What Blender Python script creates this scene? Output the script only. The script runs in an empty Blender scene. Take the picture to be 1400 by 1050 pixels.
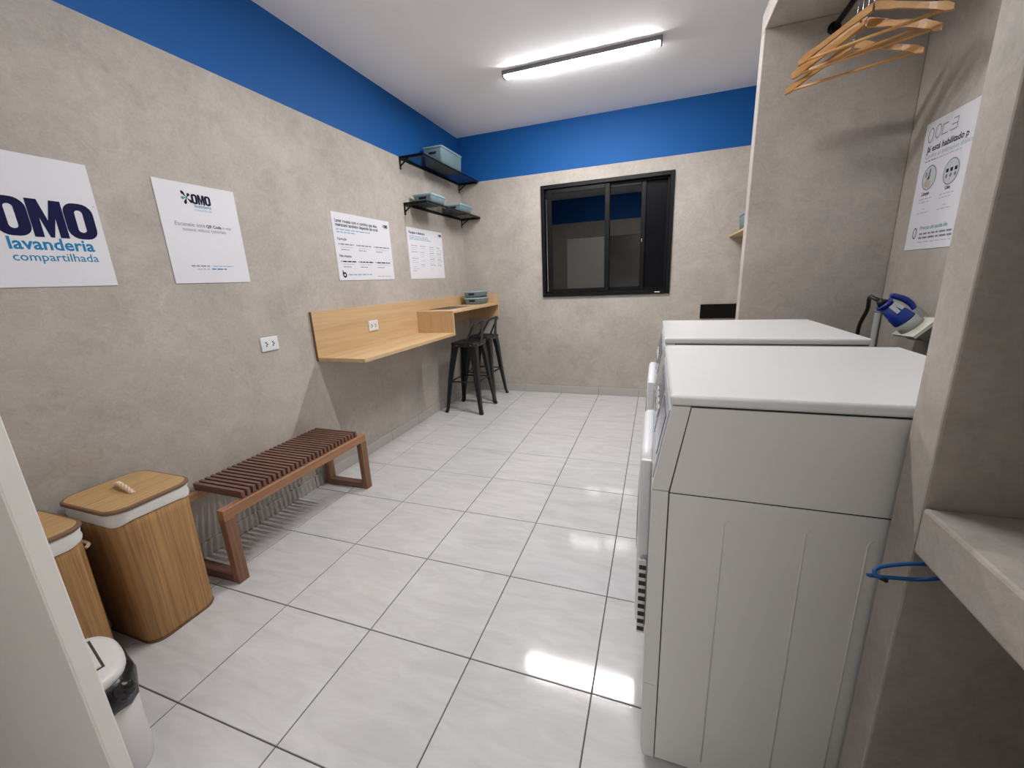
import bpy, bmesh, math, random
from mathutils import Vector, Matrix
random.seed(7)
S = bpy.context.scene
COL = S.collection
# ------------------------------------------------------------------ camera (solved from the floor tiles, walls and window)
cam_d = bpy.data.cameras.new('camera'); cam = bpy.data.objects.new('camera', cam_d); COL.objects.link(cam)
F_PX = 553.09
cam_d.sensor_fit = 'HORIZONTAL'; cam_d.sensor_width = 36.0; cam_d.lens = F_PX/1400*36.0
cam_d.clip_start = 0.02
yaw, pitch, roll = math.radians(-19.839), math.radians(-14.393), math.radians(-2.628)
fwd = Vector((math.sin(yaw)*math.cos(pitch), math.cos(yaw)*math.cos(pitch), math.sin(pitch)))
rgt = Vector((math.cos(yaw), -math.sin(yaw), 0)); upv = rgt.cross(fwd)
r2 = rgt*math.cos(roll)+upv*math.sin(roll); u2 = -rgt*math.sin(roll)+upv*math.cos(roll)
M = Matrix.Identity(4)
for i in range(3):
    M[i][0] = r2[i]; M[i][1] = u2[i]; M[i][2] = -fwd[i]
M.translation = (2.219, -0.620, 1.360)
cam.matrix_world = M
S.camera = cam
# ------------------------------------------------------------------ world (night outside) and exposure
w = bpy.data.worlds.new('night'); S.world = w; w.use_nodes = True
w.node_tree.nodes['Background'].inputs[0].default_value = (0.010, 0.012, 0.018, 1)
w.node_tree.nodes['Background'].inputs[1].default_value = 0.25
S.view_settings.view_transform = 'Standard'; S.view_settings.look = 'None'
S.view_settings.gamma = 1.0; S.view_settings.use_curve_mapping = False
S.view_settings.exposure = 0.0
LAMP_A = 200.0         # radiance of the diffuser nearer the window
LAMP_B = 114.0         # the diffuser over the machines
HALL_FILL = 104.0  # radiance of the added fill lamp behind the camera

# ------------------------------------------------------------------ room dimensions (metres)
XR = 3.335; YB = 4.058; HC = 2.947; ZBAND = 2.468; YF = -0.30; YH = -1.90
TILE = 0.45; TX0 = 0.7166

# ------------------------------------------------------------------ materials
MATS = {}
def nt(name):
    m = bpy.data.materials.new(name); m.use_nodes = True
    t = m.node_tree; b = t.nodes['Principled BSDF']
    return m, t, b
def N(t, kind, **kw):
    n = t.nodes.new(kind)
    for k, v in kw.items(): setattr(n, k, v)
    return n
def plain(name, col, rough=0.5, metal=0.0, var=0.06, scale=14.0, spec=0.5, bump=0.0, bscale=200.0):
    """uniform colour with a faint procedural mottling"""
    m, t, b = nt(name)
    tc = N(t, 'ShaderNodeTexCoord'); no = N(t, 'ShaderNodeTexNoise'); no.inputs['Scale'].default_value = scale; no.inputs['Detail'].default_value = 4
    mx = N(t, 'ShaderNodeMix', data_type='RGBA')
    t.links.new(tc.outputs['Object'], no.inputs['Vector'])
    t.links.new(no.outputs['Fac'], mx.inputs[0])
    mx.inputs[6].default_value = (*[max(0, c*(1-var)) for c in col], 1)
    mx.inputs[7].default_value = (*[min(1, c*(1+var)) for c in col], 1)
    t.links.new(mx.outputs[2], b.inputs['Base Color'])
    b.inputs['Roughness'].default_value = rough; b.inputs['Metallic'].default_value = metal
    b.inputs['Specular IOR Level'].default_value = spec
    if bump:
        n2 = N(t, 'ShaderNodeTexNoise'); n2.inputs['Scale'].default_value = bscale
        bp = N(t, 'ShaderNodeBump'); bp.inputs['Strength'].default_value = bump; bp.inputs['Distance'].default_value = 0.002
        t.links.new(tc.outputs['Object'], n2.inputs['Vector']); t.links.new(n2.outputs['Fac'], bp.inputs['Height']); t.links.new(bp.outputs['Normal'], b.inputs['Normal'])
    MATS[name] = m
    return m
def plaster(name, band=True):
    """troweled cement plaster; above ZBAND the wall is painted blue"""
    m, t, b = nt(name)
    g = N(t, 'ShaderNodeNewGeometry')
    n1 = N(t, 'ShaderNodeTexNoise'); n1.inputs['Scale'].default_value = 2.6; n1.inputs['Detail'].default_value = 9; n1.inputs['Roughness'].default_value = 0.62; n1.inputs['Distortion'].default_value = 0.7
    n2 = N(t, 'ShaderNodeTexNoise'); n2.inputs['Scale'].default_value = 9.0; n2.inputs['Detail'].default_value = 8; n2.inputs['Roughness'].default_value = 0.7; n2.inputs['Distortion'].default_value = 1.6
    vo = N(t, 'ShaderNodeTexVoronoi'); vo.inputs['Scale'].default_value = 7.0; vo.feature = 'SMOOTH_F1'
    for n in (n1, n2): t.links.new(g.outputs['Position'], n.inputs['Vector'])
    ad = N(t, 'ShaderNodeVectorMath', operation='ADD'); sc = N(t, 'ShaderNodeVectorMath', operation='SCALE'); sc.inputs['Scale'].default_value = 0.35
    t.links.new(n2.outputs['Color'], sc.inputs[0]); t.links.new(sc.outputs[0], ad.inputs[0]); t.links.new(g.outputs['Position'], ad.inputs[1]); t.links.new(ad.outputs[0], vo.inputs['Vector'])
    cr = N(t, 'ShaderNodeValToRGB'); e = cr.color_ramp.elements
    e[0].position = 0.34; e[0].color = (0.372, 0.336, 0.300, 1); e[1].position = 0.68; e[1].color = (0.530, 0.488, 0.444, 1)
    a1 = N(t, 'ShaderNodeMath', operation='MULTIPLY'); a1.inputs[1].default_value = 0.55; t.links.new(n1.outputs['Fac'], a1.inputs[0])
    a2 = N(t, 'ShaderNodeMath', operation='MULTIPLY_ADD'); a2.inputs[1].default_value = 0.38; t.links.new(n2.outputs['Fac'], a2.inputs[0]); t.links.new(a1.outputs[0], a2.inputs[2])
    a3 = N(t, 'ShaderNodeMath', operation='MULTIPLY_ADD'); a3.inputs[1].default_value = 0.12; t.links.new(vo.outputs['Distance'], a3.inputs[0]); t.links.new(a2.outputs[0], a3.inputs[2])
    n3 = N(t, 'ShaderNodeTexNoise'); n3.inputs['Scale'].default_value = 34.0; n3.inputs['Detail'].default_value = 6; n3.inputs['Roughness'].default_value = 0.72; n3.inputs['Distortion'].default_value = 2.0
    t.links.new(g.outputs['Position'], n3.inputs['Vector'])
    sb = N(t, 'ShaderNodeMath', operation='SUBTRACT'); sb.inputs[1].default_value = 0.5; t.links.new(n3.outputs['Fac'], sb.inputs[0])
    a4 = N(t, 'ShaderNodeMath', operation='MULTIPLY_ADD'); a4.inputs[1].default_value = 0.42; t.links.new(sb.outputs[0], a4.inputs[0]); t.links.new(a3.outputs[0], a4.inputs[2])
    t.links.new(a4.outputs[0], cr.inputs['Fac'])
    if band:
        sx = N(t, 'ShaderNodeSeparateXYZ'); t.links.new(g.outputs['Position'], sx.inputs[0])
        gt = N(t, 'ShaderNodeMath', operation='GREATER_THAN'); gt.inputs[1].default_value = ZBAND; t.links.new(sx.outputs['Z'], gt.inputs[0])
        mx = N(t, 'ShaderNodeMix', data_type='RGBA'); t.links.new(gt.outputs[0], mx.inputs[0]); t.links.new(cr.outputs[0], mx.inputs[6])
        mx.inputs[7].default_value = (0.006, 0.100, 0.345, 1)
        t.links.new(mx.outputs[2], b.inputs['Base Color'])
    else:
        t.links.new(cr.outputs[0], b.inputs['Base Color'])
    bp = N(t, 'ShaderNodeBump'); bp.inputs['Strength'].default_value = 0.25; bp.inputs['Distance'].default_value = 0.004
    t.links.new(n2.outputs['Fac'], bp.inputs['Height']); t.links.new(bp.outputs['Normal'], b.inputs['Normal'])
    b.inputs['Roughness'].default_value = 0.62; b.inputs['Specular IOR Level'].default_value = 0.25
    MATS[name] = m
    return m
def tile_mat():
    m, t, b = nt('floor_tile')
    g = N(t, 'ShaderNodeNewGeometry'); oi = N(t, 'ShaderNodeObjectInfo')
    mp = N(t, 'ShaderNodeMapping'); mp.inputs['Scale'].default_value = (2.2, 8.0, 1); mp.inputs['Rotation'].default_value = (0, 0, 0.25)
    of = N(t, 'ShaderNodeVectorMath', operation='SCALE'); cb = N(t, 'ShaderNodeCombineXYZ')
    t.links.new(oi.outputs['Random'], cb.inputs[2]); of.inputs['Scale'].default_value = 40; t.links.new(cb.outputs[0], of.inputs[0])
    ad = N(t, 'ShaderNodeVectorMath', operation='ADD'); t.links.new(g.outputs['Position'], mp.inputs['Vector']); t.links.new(mp.outputs[0], ad.inputs[0]); t.links.new(of.outputs[0], ad.inputs[1])
    n1 = N(t, 'ShaderNodeTexNoise'); n1.inputs['Scale'].default_value = 1.6; n1.inputs['Detail'].default_value = 8; n1.inputs['Distortion'].default_value = 1.2; n1.inputs['Roughness'].default_value = 0.6
    t.links.new(ad.outputs[0], n1.inputs['Vector'])
    cr = N(t, 'ShaderNodeValToRGB'); e = cr.color_ramp.elements
    e[0].position = 0.25; e[0].color = (0.500, 0.492, 0.496, 1); e[1].position = 0.62; e[1].color = (0.605, 0.598, 0.604, 1)
    t.links.new(n1.outputs['Fac'], cr.inputs['Fac']); t.links.new(cr.outputs[0], b.inputs['Base Color'])
    n2 = N(t, 'ShaderNodeTexNoise'); n2.inputs['Scale'].default_value = 75; n2.inputs['Detail'].default_value = 2; n2.inputs['Distortion'].default_value = 2.5
    t.links.new(g.outputs['Position'], n2.inputs['Vector'])
    bp = N(t, 'ShaderNodeBump'); bp.inputs['Strength'].default_value = 0.022; bp.inputs['Distance'].default_value = 0.004
    t.links.new(n2.outputs['Fac'], bp.inputs['Height']); t.links.new(bp.outputs['Normal'], b.inputs['Normal'])
    b.inputs['Roughness'].default_value = 0.075; b.inputs['Specular IOR Level'].default_value = 0.5
    MATS['floor_tile'] = m
def wood(name, c0, c1, stretch, rough=0.45, scale=1.0, spec=0.4):
    """grain along the axis with the smallest stretch factor"""
    m, t, b = nt(name)
    tc = N(t, 'ShaderNodeTexCoord'); oi = N(t, 'ShaderNodeObjectInfo')
    mp = N(t, 'ShaderNodeMapping'); mp.inputs['Scale'].default_value = stretch
    cb = N(t, 'ShaderNodeCombineXYZ'); 
    ml = N(t, 'ShaderNodeMath', operation='MULTIPLY'); ml.inputs[1].default_value = 30; t.links.new(oi.outputs['Random'], ml.inputs[0]); t.links.new(ml.outputs[0], cb.inputs[0]); t.links.new(ml.outputs[0], cb.inputs[2])
    t.links.new(cb.outputs[0], mp.inputs['Location'])
    n1 = N(t, 'ShaderNodeTexNoise'); n1.inputs['Scale'].default_value = scale; n1.inputs['Detail'].default_value = 6; n1.inputs['Distortion'].default_value = 0.4; n1.inputs['Roughness'].default_value = 0.65
    t.links.new(tc.outputs['Object'], mp.inputs['Vector']); t.links.new(mp.outputs[0], n1.inputs['Vector'])
    cr = N(t, 'ShaderNodeValToRGB'); e = cr.color_ramp.elements
    e[0].position = 0.30; e[0].color = (*c0, 1); e[1].position = 0.70; e[1].color = (*c1, 1)
    t.links.new(n1.outputs['Fac'], cr.inputs['Fac']); t.links.new(cr.outputs[0], b.inputs['Base Color'])
    b.inputs['Roughness'].default_value = rough; b.inputs['Specular IOR Level'].default_value = spec
    bp = N(t, 'ShaderNodeBump'); bp.inputs['Strength'].default_value = 0.12; bp.inputs['Distance'].default_value = 0.002
    t.links.new(n1.outputs['Fac'], bp.inputs['Height']); t.links.new(bp.outputs['Normal'], b.inputs['Normal'])
    MATS[name] = m
    return m
def emitter(name, col, strength):
    m = bpy.data.materials.new(name); m.use_nodes = True; t = m.node_tree; t.nodes.clear()
    e = N(t, 'ShaderNodeEmission'); e.inputs[0].default_value = (*col, 1); e.inputs[1].default_value = strength
    o = N(t, 'ShaderNodeOutputMaterial'); t.links.new(e.outputs[0], o.inputs[0]); MATS[name] = m
def glass(name, gain):
    """window pane at night: nothing but black behind it, so only its Fresnel mirror image shows"""
    m = bpy.data.materials.new(name); m.use_nodes = True; t = m.node_tree; t.nodes.clear()
    gl = N(t, 'ShaderNodeBsdfGlossy'); gl.inputs['Roughness'].default_value = 0.0
    fr = N(t, 'ShaderNodeFresnel'); fr.inputs[0].default_value = 1.52
    ml = N(t, 'ShaderNodeMath', operation='MULTIPLY'); ml.inputs[1].default_value = gain; ml.use_clamp = True; t.links.new(fr.outputs[0], ml.inputs[0])
    cb = N(t, 'ShaderNodeCombineColor')
    for k in range(3): t.links.new(ml.outputs[0], cb.inputs[k])
    t.links.new(cb.outputs[0], gl.inputs[0])
    o = N(t, 'ShaderNodeOutputMaterial'); t.links.new(gl.outputs[0], o.inputs[0]); MATS[name] = m

plaster('plaster'); plaster('plaster_bare', False); tile_mat()
plain('ceiling_paint', (0.92, 0.92, 0.945), 0.85, var=0.015)
plain('hall_paint', (0.62, 0.60, 0.57), 0.8, var=0.03)
plain('grout', (0.085, 0.078, 0.066), 0.9, var=0.25, scale=40)
plain('skirting', (0.47, 0.45, 0.42), 0.4, var=0.08, scale=6)
plain('skirt_joint', (0.22, 0.20, 0.18), 0.9)
plain('white_trim', (0.90, 0.87, 0.83), 0.45, var=0.03)
plain('enamel', (0.77, 0.77, 0.785), 0.22, var=0.01, spec=0.5)
plain('enamel_side', (0.74, 0.735, 0.72), 0.35, var=0.02, scale=3, spec=0.5, bump=0.15, bscale=900)
plain('plastic_white', (0.80, 0.80, 0.82), 0.3, var=0.01)
plain('seam_dark', (0.045, 0.043, 0.04), 0.8)
plain('panel_navy', (0.02, 0.03, 0.10), 0.15)
plain('panel_grey', (0.50, 0.52, 0.56), 0.3)
plain('black_metal', (0.006, 0.006, 0.007), 0.38, var=0.1, spec=0.2)
plain('stool_metal', (0.013, 0.013, 0.015), 0.36, var=0.1, spec=0.4)
plain('rubber', (0.01, 0.01, 0.01), 0.8)
plain('chrome', (0.75, 0.74, 0.72), 0.18, metal=1.0, var=0.02)
plain('grey_alu', (0.20, 0.19, 0.20), 0.45, metal=0.3)
plain('poster_white', (0.74, 0.735, 0.79), 0.55, var=0.008)
plain('ink_navy', (0.012, 0.012, 0.060), 0.7, spec=0.12)
plain('ink_black', (0.018, 0.020, 0.040), 0.7, spec=0.12)
plain('ink_grey', (0.24, 0.24, 0.30), 0.7, spec=0.12)
plain('ink_blue', (0.020, 0.230, 0.460), 0.7, spec=0.12)
plain('ink_lightblue', (0.30, 0.46, 0.58), 0.7, spec=0.12)
plain('ink_pale', (0.48, 0.50, 0.58), 0.7, spec=0.12)
plain('ink_teal', (0.03, 0.30, 0.36), 0.7, spec=0.12)
plain('ink_green', (0.10, 0.34, 0.30), 0.7, spec=0.12)
plain('photo_tone', (0.50, 0.42, 0.38), 0.6, var=0.3, scale=60)
plain('photo_pale', (0.55, 0.60, 0.62), 0.6, var=0.15, scale=60)
plain('outlet_white', (0.74, 0.75, 0.78), 0.35, var=0.01)
plain('teal_plastic', (0.190, 0.285, 0.320), 0.45, var=0.05)
plain('teal_rim', (0.28, 0.40, 0.435), 0.4, var=0.04)
plain('liner', (0.74, 0.72, 0.70), 0.9, var=0.05, bump=0.4, bscale=300)
plain('rope', (0.74, 0.58, 0.45), 0.9, var=0.12, scale=90)
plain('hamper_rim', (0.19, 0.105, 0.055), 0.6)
plain('bin_plastic', (0.70, 0.68, 0.67), 0.35, var=0.015)
plain('bag_black', (0.006, 0.006, 0.007), 0.28, var=0.2, bump=0.8, bscale=60)
plain('plug_blue', (0.012, 0.040, 0.30), 0.35)
plain('plug_grey', (0.36, 0.38, 0.36), 0.45)
plain('plug_grey_dark', (0.20, 0.19, 0.17), 0.5)
plain('plug_cream', (0.66, 0.66, 0.56), 0.45)
plain('cable_black', (0.008, 0.008, 0.008), 0.5)
plain('conduit', (0.40, 0.41, 0.40), 0.5)
plain('wire_blue', (0.010, 0.090, 0.30), 0.35)
plain('granite', (0.004, 0.004, 0.004), 0.25, spec=0.3)
plain('screen_dark', (0.004, 0.004, 0.006), 0.30, var=0.1, spec=0.12)
plain('print_mixed', (0.20, 0.15, 0.12), 0.4, var=0.7, scale=35)
wood('oak', (0.51, 0.330, 0.170), (0.67, 0.475, 0.275), (9, 0.8, 22), 0.45)
wood('oak_riser', (0.51, 0.330, 0.170), (0.67, 0.475, 0.275), (22, 9, 0.8), 0.45)
wood('ipe_slat', (0.120, 0.058, 0.042), (0.225, 0.120, 0.088), (1.5, 60, 60), 0.4)
wood('ipe_rail', (0.23, 0.110, 0.055), (0.42, 0.215, 0.110), (40, 1.5, 40), 0.42)
wood('ipe_leg', (0.150, 0.072, 0.042), (0.30, 0.150, 0.085), (40, 40, 1.5), 0.42)
wood('bamboo_body', (0.27, 0.135, 0.050), (0.52, 0.300, 0.125), (95, 95, 1.2), 0.5)
wood('bamboo_lid', (0.40, 0.235, 0.095), (0.60, 0.390, 0.185), (90, 1.6, 10), 0.45)
wood('hanger_wood', (0.42, 0.200, 0.055), (0.62, 0.345, 0.125), (2, 30, 30), 0.35, spec=0.5)
emitter('lamp_glow', (1.0, 0.985, 0.965), LAMP_A); emitter('lamp_glow_b', (1.0, 0.985, 0.965), LAMP_B)
emitter('hall_fill_glow', (1.0, 0.96, 0.90), HALL_FILL)
glass('pane', 2.6)

# ------------------------------------------------------------------ mesh helpers (all in world metres; objects get their origin at the thing's base)
ORG = {}
def bx(bm, x0, x1, y0, y1, z0, z1, bev=0.0, seg=2):
    r = bmesh.ops.create_cube(bm, size=1.0)
    vs = r['verts']
    for v in vs:
        v.co = Vector(((x0+x1)/2+v.co.x*(x1-x0), (y0+y1)/2+v.co.y*(y1-y0), (z0+z1)/2+v.co.z*(z1-z0)))
    if bev > 0:
        es = list({e for v in vs for e in v.link_edges})
        bmesh.ops.bevel(bm, geom=es, offset=bev, segments=seg, profile=0.5, affect='EDGES')
    return bm
def box(*a, **k): return bx(bmesh.new(), *a, **k)
def prism(bm, pts, a0, a1, axis):
    """extrude a 2-D outline along axis. axis 'y': pts are (x,z); 'z': (x,y); 'x': (y,z)"""
    def P(p, a):
        return {'y': (p[0], a, p[1]), 'z': (p[0], p[1], a), 'x': (a, p[0], p[1])}[axis]
    A = [bm.verts.new(P(p, a0)) for p in pts]; B = [bm.verts.new(P(p, a1)) for p in pts]
    n = len(pts)
    fs = [bm.faces.new(A), bm.faces.new(B)]
    for i in range(n): fs.append(bm.faces.new((A[i], A[(i+1) % n], B[(i+1) % n], B[i])))
    bmesh.ops.recalc_face_normals(bm, faces=fs)
    return bm
def tube(bm, pts, r, n=10, closed=False):
    pts = [Vector(p) for p in pts]; rings = []
    m = len(pts); prev = None
    for i, p in enumerate(pts):
        if closed: t = pts[(i+1) % m]-pts[i-1]
        else: t = pts[min(i+1, m-1)]-pts[max(i-1, 0)]
        t.normalize()
        if prev is None:
            a = t.orthogonal().normalized()
        else:
            a = prev-t*prev.dot(t)
            a = a.normalized() if a.length > 1e-6 else t.orthogonal().normalized()
        prev = a; b = t.cross(a)
        rr = r[i] if isinstance(r, (list, tuple)) else r
        rings.append([bm.verts.new(p+(a*math.cos(2*math.pi*k/n)+b*math.sin(2*math.pi*k/n))*rr) for k in range(n)])
    fs = []
    for i in range(m if closed else m-1):
        A = rings[i]; B = rings[(i+1) % m]
        for k in range(n): fs.append(bm.faces.new((A[k], A[(k+1) % n], B[(k+1) % n], B[k])))
    if not closed:
        fs.append(bm.faces.new(rings[0])); fs.append(bm.faces.new(rings[-1]))
    for f in fs: f.smooth = True
    bmesh.ops.recalc_face_normals(bm, faces=fs)
    return bm
def smooth_path(pts, n=6):
    """Catmull-Rom through the points"""
    P = [Vector(p) for p in pts]; out = []
    for i in range(len(P)-1):
        p0 = P[max(i-1, 0)]; p1 = P[i]; p2 = P[i+1]; p3 = P[min(i+2, len(P)-1)]
        for k in range(n):
            t = k/n
            out.append(0.5*((2*p1)+(p2-p0)*t+(2*p0-5*p1+4*p2-p3)*t*t+(-p0+3*p1-3*p2+p3)*t**3))
    out.append(P[-1]); return out
def rrect(x0, x1, y0, y1, r, n=7):
    out = []
    for cx, cy, a0 in ((x1-r, y1-r, 0), (x0+r, y1-r, 90), (x0+r, y0+r, 180), (x1-r, y0+r, 270)):
        for k in range(n+1):
            a = math.radians(a0+90*k/n); out.append((cx+r*math.cos(a), cy+r*math.sin(a)))
    return out
def loft(bm, loops, cap0=True, cap1=True, smooth=True):
    rings = [[bm.verts.new(p) for p in L] for L in loops]; fs = []
    n = len(rings[0])
    for A, B in zip(rings, rings[1:]):
        for k in range(n):
            f = bm.faces.new((A[k], A[(k+1) % n], B[(k+1) % n], B[k])); f.smooth = smooth; fs.append(f)
    if cap0: fs.append(bm.faces.new(rings[0]))
    if cap1: fs.append(bm.faces.new(rings[-1]))
    bmesh.ops.recalc_face_normals(bm, faces=fs)
    return bm
def mk(name, bm, mat, parent=None, origin=None, smooth=False):
    me = bpy.data.meshes.new(name)
    if smooth:
        for f in bm.faces: f.smooth = True
    bm.to_mesh(me); bm.free()
    o = bpy.data.objects.new(name, me); COL.objects.link(o)
    if parent is not None:
        root = ORG[parent.name]; ORG[o.name] = root
        me.transform(Matrix.Translation(-root)); o.parent = parent
    else:
        org = Vector(origin) if origin is not None else Vector((0, 0, 0))
        ORG[o.name] = org; me.transform(Matrix.Translation(-org)); o.location = org
    if mat: me.materials.append(MATS[mat])
    return o
def tag(o, label, cat, group=None, kind=None):
    o['label'] = label; o['category'] = cat
    if group: o['group'] = group
    if kind: o['kind'] = kind
    return o
def thing(name, label, cat, loc, group=None, kind=None):
    o = bpy.data.objects.new(name, None); COL.objects.link(o); o.location = loc; o.empty_display_size = 0.05
    ORG[o.name] = Vector(loc)
    return tag(o, label, cat, group, kind)
def copy_tree(o, loc=None, parent=None):
    c = o.copy(); COL.objects.link(c)
    if parent: c.parent = parent
    if loc is not None: c.location = loc
    for ch in list(o.children): copy_tree(ch, None, c)
    return c
def struct(name, bm, mat, label, cat):
    return tag(mk(name, bm, mat), label, cat, kind='structure')

# ------------------------------------------------------------------ the room
fl = struct('floor', box(0, XR, YH, YB, -0.06, -0.003), 'grout', 'pale glossy ceramic tile floor with dark grout lines', 'floor')
G = 0.0021
def tile_bm(wx, wy):
    bm = bmesh.new(); c = 0.0016
    loft(bm, [[(0, 0, -0.012), (wx, 0, -0.012), (wx, wy, -0.012), (0, wy, -0.012)], [(0, 0, -c), (wx, 0, -c), (wx, wy, -c), (0, wy, -c)],
              [(c, c, 0), (wx-c, c, 0), (wx-c, wy-c, 0), (c, wy-c, 0)]], smooth=False)
    return bm
xs = [0.0]+[TX0+TILE*i for i in range(-1, 6)]+[XR]
ys = [YH]+[TILE*j for j in range(-4, 9)]+[YB]
tcache = {}
for i in range(len(xs)-1):
    for j in range(len(ys)-1):
        x0, x1, y0, y1 = xs[i]+G, xs[i+1]-G, ys[j]+G, ys[j+1]-G
        if x1-x0 < 0.02 or y1-y0 < 0.02: continue
        key = (round(x1-x0, 3), round(y1-y0, 3))
        if key not in tcache:
            o = mk('tile', tile_bm(x1-x0, y1-y0), 'floor_tile', fl); tcache[key] = o.data
        else:
            o = bpy.data.objects.new('tile', tcache[key]); COL.objects.link(o); o.parent = fl
        o.location = (x0, y0, 0)

struct('wall_left', box(-0.12, 0, YH, YB+0.12, -0.06, HC+0.1), 'plaster', 'long left wall of troweled grey plaster under a blue band', 'wall')
WX0, WX1, WZ0, WZ1 = 0.970, 2.341, 1.151, 2.338
bm = bmesh.new()
bx(bm, 0, WX0, YB, YB+0.14, -0.06, HC+0.1); bx(bm, WX1, XR, YB, YB+0.14, -0.06, HC+0.1)
bx(bm, WX0, WX1, YB, YB+0.14, -0.06, WZ0); bx(bm, WX0, WX1, YB, YB+0.14, WZ1, HC+0.1)
struct('wall_back', bm, 'plaster', 'back wall of grey plaster with the dark window and blue band', 'wall')
struct('wall_right', box(XR, XR+0.12, YH, YB+0.14, -0.06, HC+0.1), 'plaster', 'right wall of grey plaster at the back of the machine niche', 'wall')
struct('ceiling', box(0, XR, YH, YB, HC, HC+0.1), 'ceiling_paint', 'flat white ceiling', 'ceiling')
bm = bmesh.new()
bx(bm, 0, 0.35, YF-0.10, YF, 0, HC); bx(bm, 0.35, 2.545, YF-0.10, YF, 2.16, HC); bx(bm, 2.545, XR, YF-0.10, YF, 0, HC)
struct('wall_front', bm, 'plaster', 'front wall with the doorway the picture is taken through', 'wall')
struct('wall_hall', box(0, XR, YH-0.1, YH, 0, HC), 'hall_paint', 'pale hallway wall behind the doorway', 'wall')

# machine niche: two concrete partitions, top slab, and the near shelf slab
XN = 2.672
def slab(name, x0, x1, y0, y1, z0, z1, label, cat='partition', bev=0.004):
    return struct(name, box(x0, x1, y0, y1, z0, z1, bev=bev, seg=2), 'plaster_bare', label, cat)
slab('wall_niche_far', XN, XR, 2.060, 2.150, 0, 2.51, 'plastered partition behind the farther white machine')
slab('wall_niche_near', XN, XR, 0.205, 0.286, 0, 2.51, 'plastered partition beside the nearer white machine')
slab('trim_1', XN, XR, 0.205, 2.150, 2.51, 2.61, 'plastered slab roofing the machine niche', 'slab')
slab('trim_2', XN, XR, YF, 0.205, 0.855, 0.945, 'thick plastered shelf slab beside the doorway at right', 'slab', 0.006)
# skirting tiles
SK = 0.085
bl = struct('baseboard_left', box(0, 0.004, YF, YB, 0, SK-0.002), 'skirt_joint', 'row of grey skirting tiles along the left wall', 'baseboard')
for j in range(len(ys)-1):
    y0 = max(ys[j], YF); y1 = ys[j+1]
    if y1-y0 > 0.03: mk('skirting_tile', box(0.0, 0.009, y0+0.002, y1-0.002, 0.001, SK, bev=0.0012, seg=1), 'skirting', bl)
bb = struct('baseboard_back', box(0.01, XN, YB-0.004, YB, 0, SK-0.002), 'skirt_joint', 'row of grey skirting tiles along the back wall', 'baseboard')
for i in range(len(xs)-1):
    x0 = max(xs[i], 0.009); x1 = xs[i+1]
    if x1-x0 > 0.03: mk('skirting_tile', box(x0+0.002, x1-0.002, YB-0.009, YB, 0.001, SK, bev=0.0012, seg=1), 'skirting', bb)

# ------------------------------------------------------------------ window
wn = thing('window_1', 'black aluminium sliding window on the back wall, night outside', 'window', (1.655, YB, WZ0), kind='structure')
FY0, FY1 = YB-0.022, YB+0.085
def frame_ring(x0, x1, z0, z1, y0, y1, t, tb=None, tt=None):
    tb = tb or t; tt = tt or t
    bm = bmesh.new()
    bx(bm, x0, x0+t, y0, y1, z0, z1, bev=0.003, seg=1); bx(bm, x1-t, x1, y0, y1, z0, z1, bev=0.003, seg=1)
    bx(bm, x0+t, x1-t, y0, y1, z0, z0+tb, bev=0.003, seg=1); bx(bm, x0+t, x1-t, y0, y1, z1-tt, z1, bev=0.003, seg=1)
    return bm
mk('window_frame', frame_ring(WX0, WX1, WZ0, WZ1, FY0, FY1, 0.040), 'black_metal', wn)
mk('track', frame_ring(WX0+0.04, WX1-0.04, WZ0+0.04, WZ1-0.04, YB+0.030, YB+0.034, 0.018), 'black_metal', wn)
s1 = mk('sash', frame_ring(1.035, 1.712, WZ0+0.042, WZ1-0.042, YB+0.002, YB+0.028, 0.050, 0.045, 0.045), 'black_metal', wn)
mk('pane', box(1.085, 1.662, YB+0.012, YB+0.017, WZ0+0.087, WZ1-0.087), 'pane', s1)
mk('sash_gasket', box(1.026, 1.032, YB+0.000, YB+0.006, WZ0+0.06, WZ1-0.14), 'chrome', s1)
s2 = mk('sash', frame_ring(1.668, 2.075, WZ0+0.042, WZ1-0.042, YB+0.036, YB+0.060, 0.046, 0.045, 0.045), 'black_metal', wn)
mk('pane', box(1.714, 2.029, YB+0.046, YB+0.051, WZ0+0.087, WZ1-0.087), 'pane', s2)
s3 = mk('insect_screen', frame_ring(2.040, WX1-0.041, WZ0+0.042, WZ1-0.042, YB+0.062, YB+0.080, 0.026), 'black_metal', wn)
mk('screen_mesh', box(2.066, WX1-0.067, YB+0.069, YB+0.072, WZ0+0.068, WZ1-0.068), 'screen_dark', s3)
bm = bmesh.new(); bx(bm, 2.040, 2.050, YB+0.020, YB+0.036, 1.690, 1.722, bev=0.003)
mk('latch', bm, 'chrome', wn)
bm = bmesh.new(); bx(bm, 2.195, 2.218, FY0-0.003, FY0, 1.166, 1.176, bev=0.001); bx(bm, 2.222, 2.245, FY0-0.003, FY0, 1.166, 1.176, bev=0.001)
mk('drain_cover', bm, 'outlet_white', wn)

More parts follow.
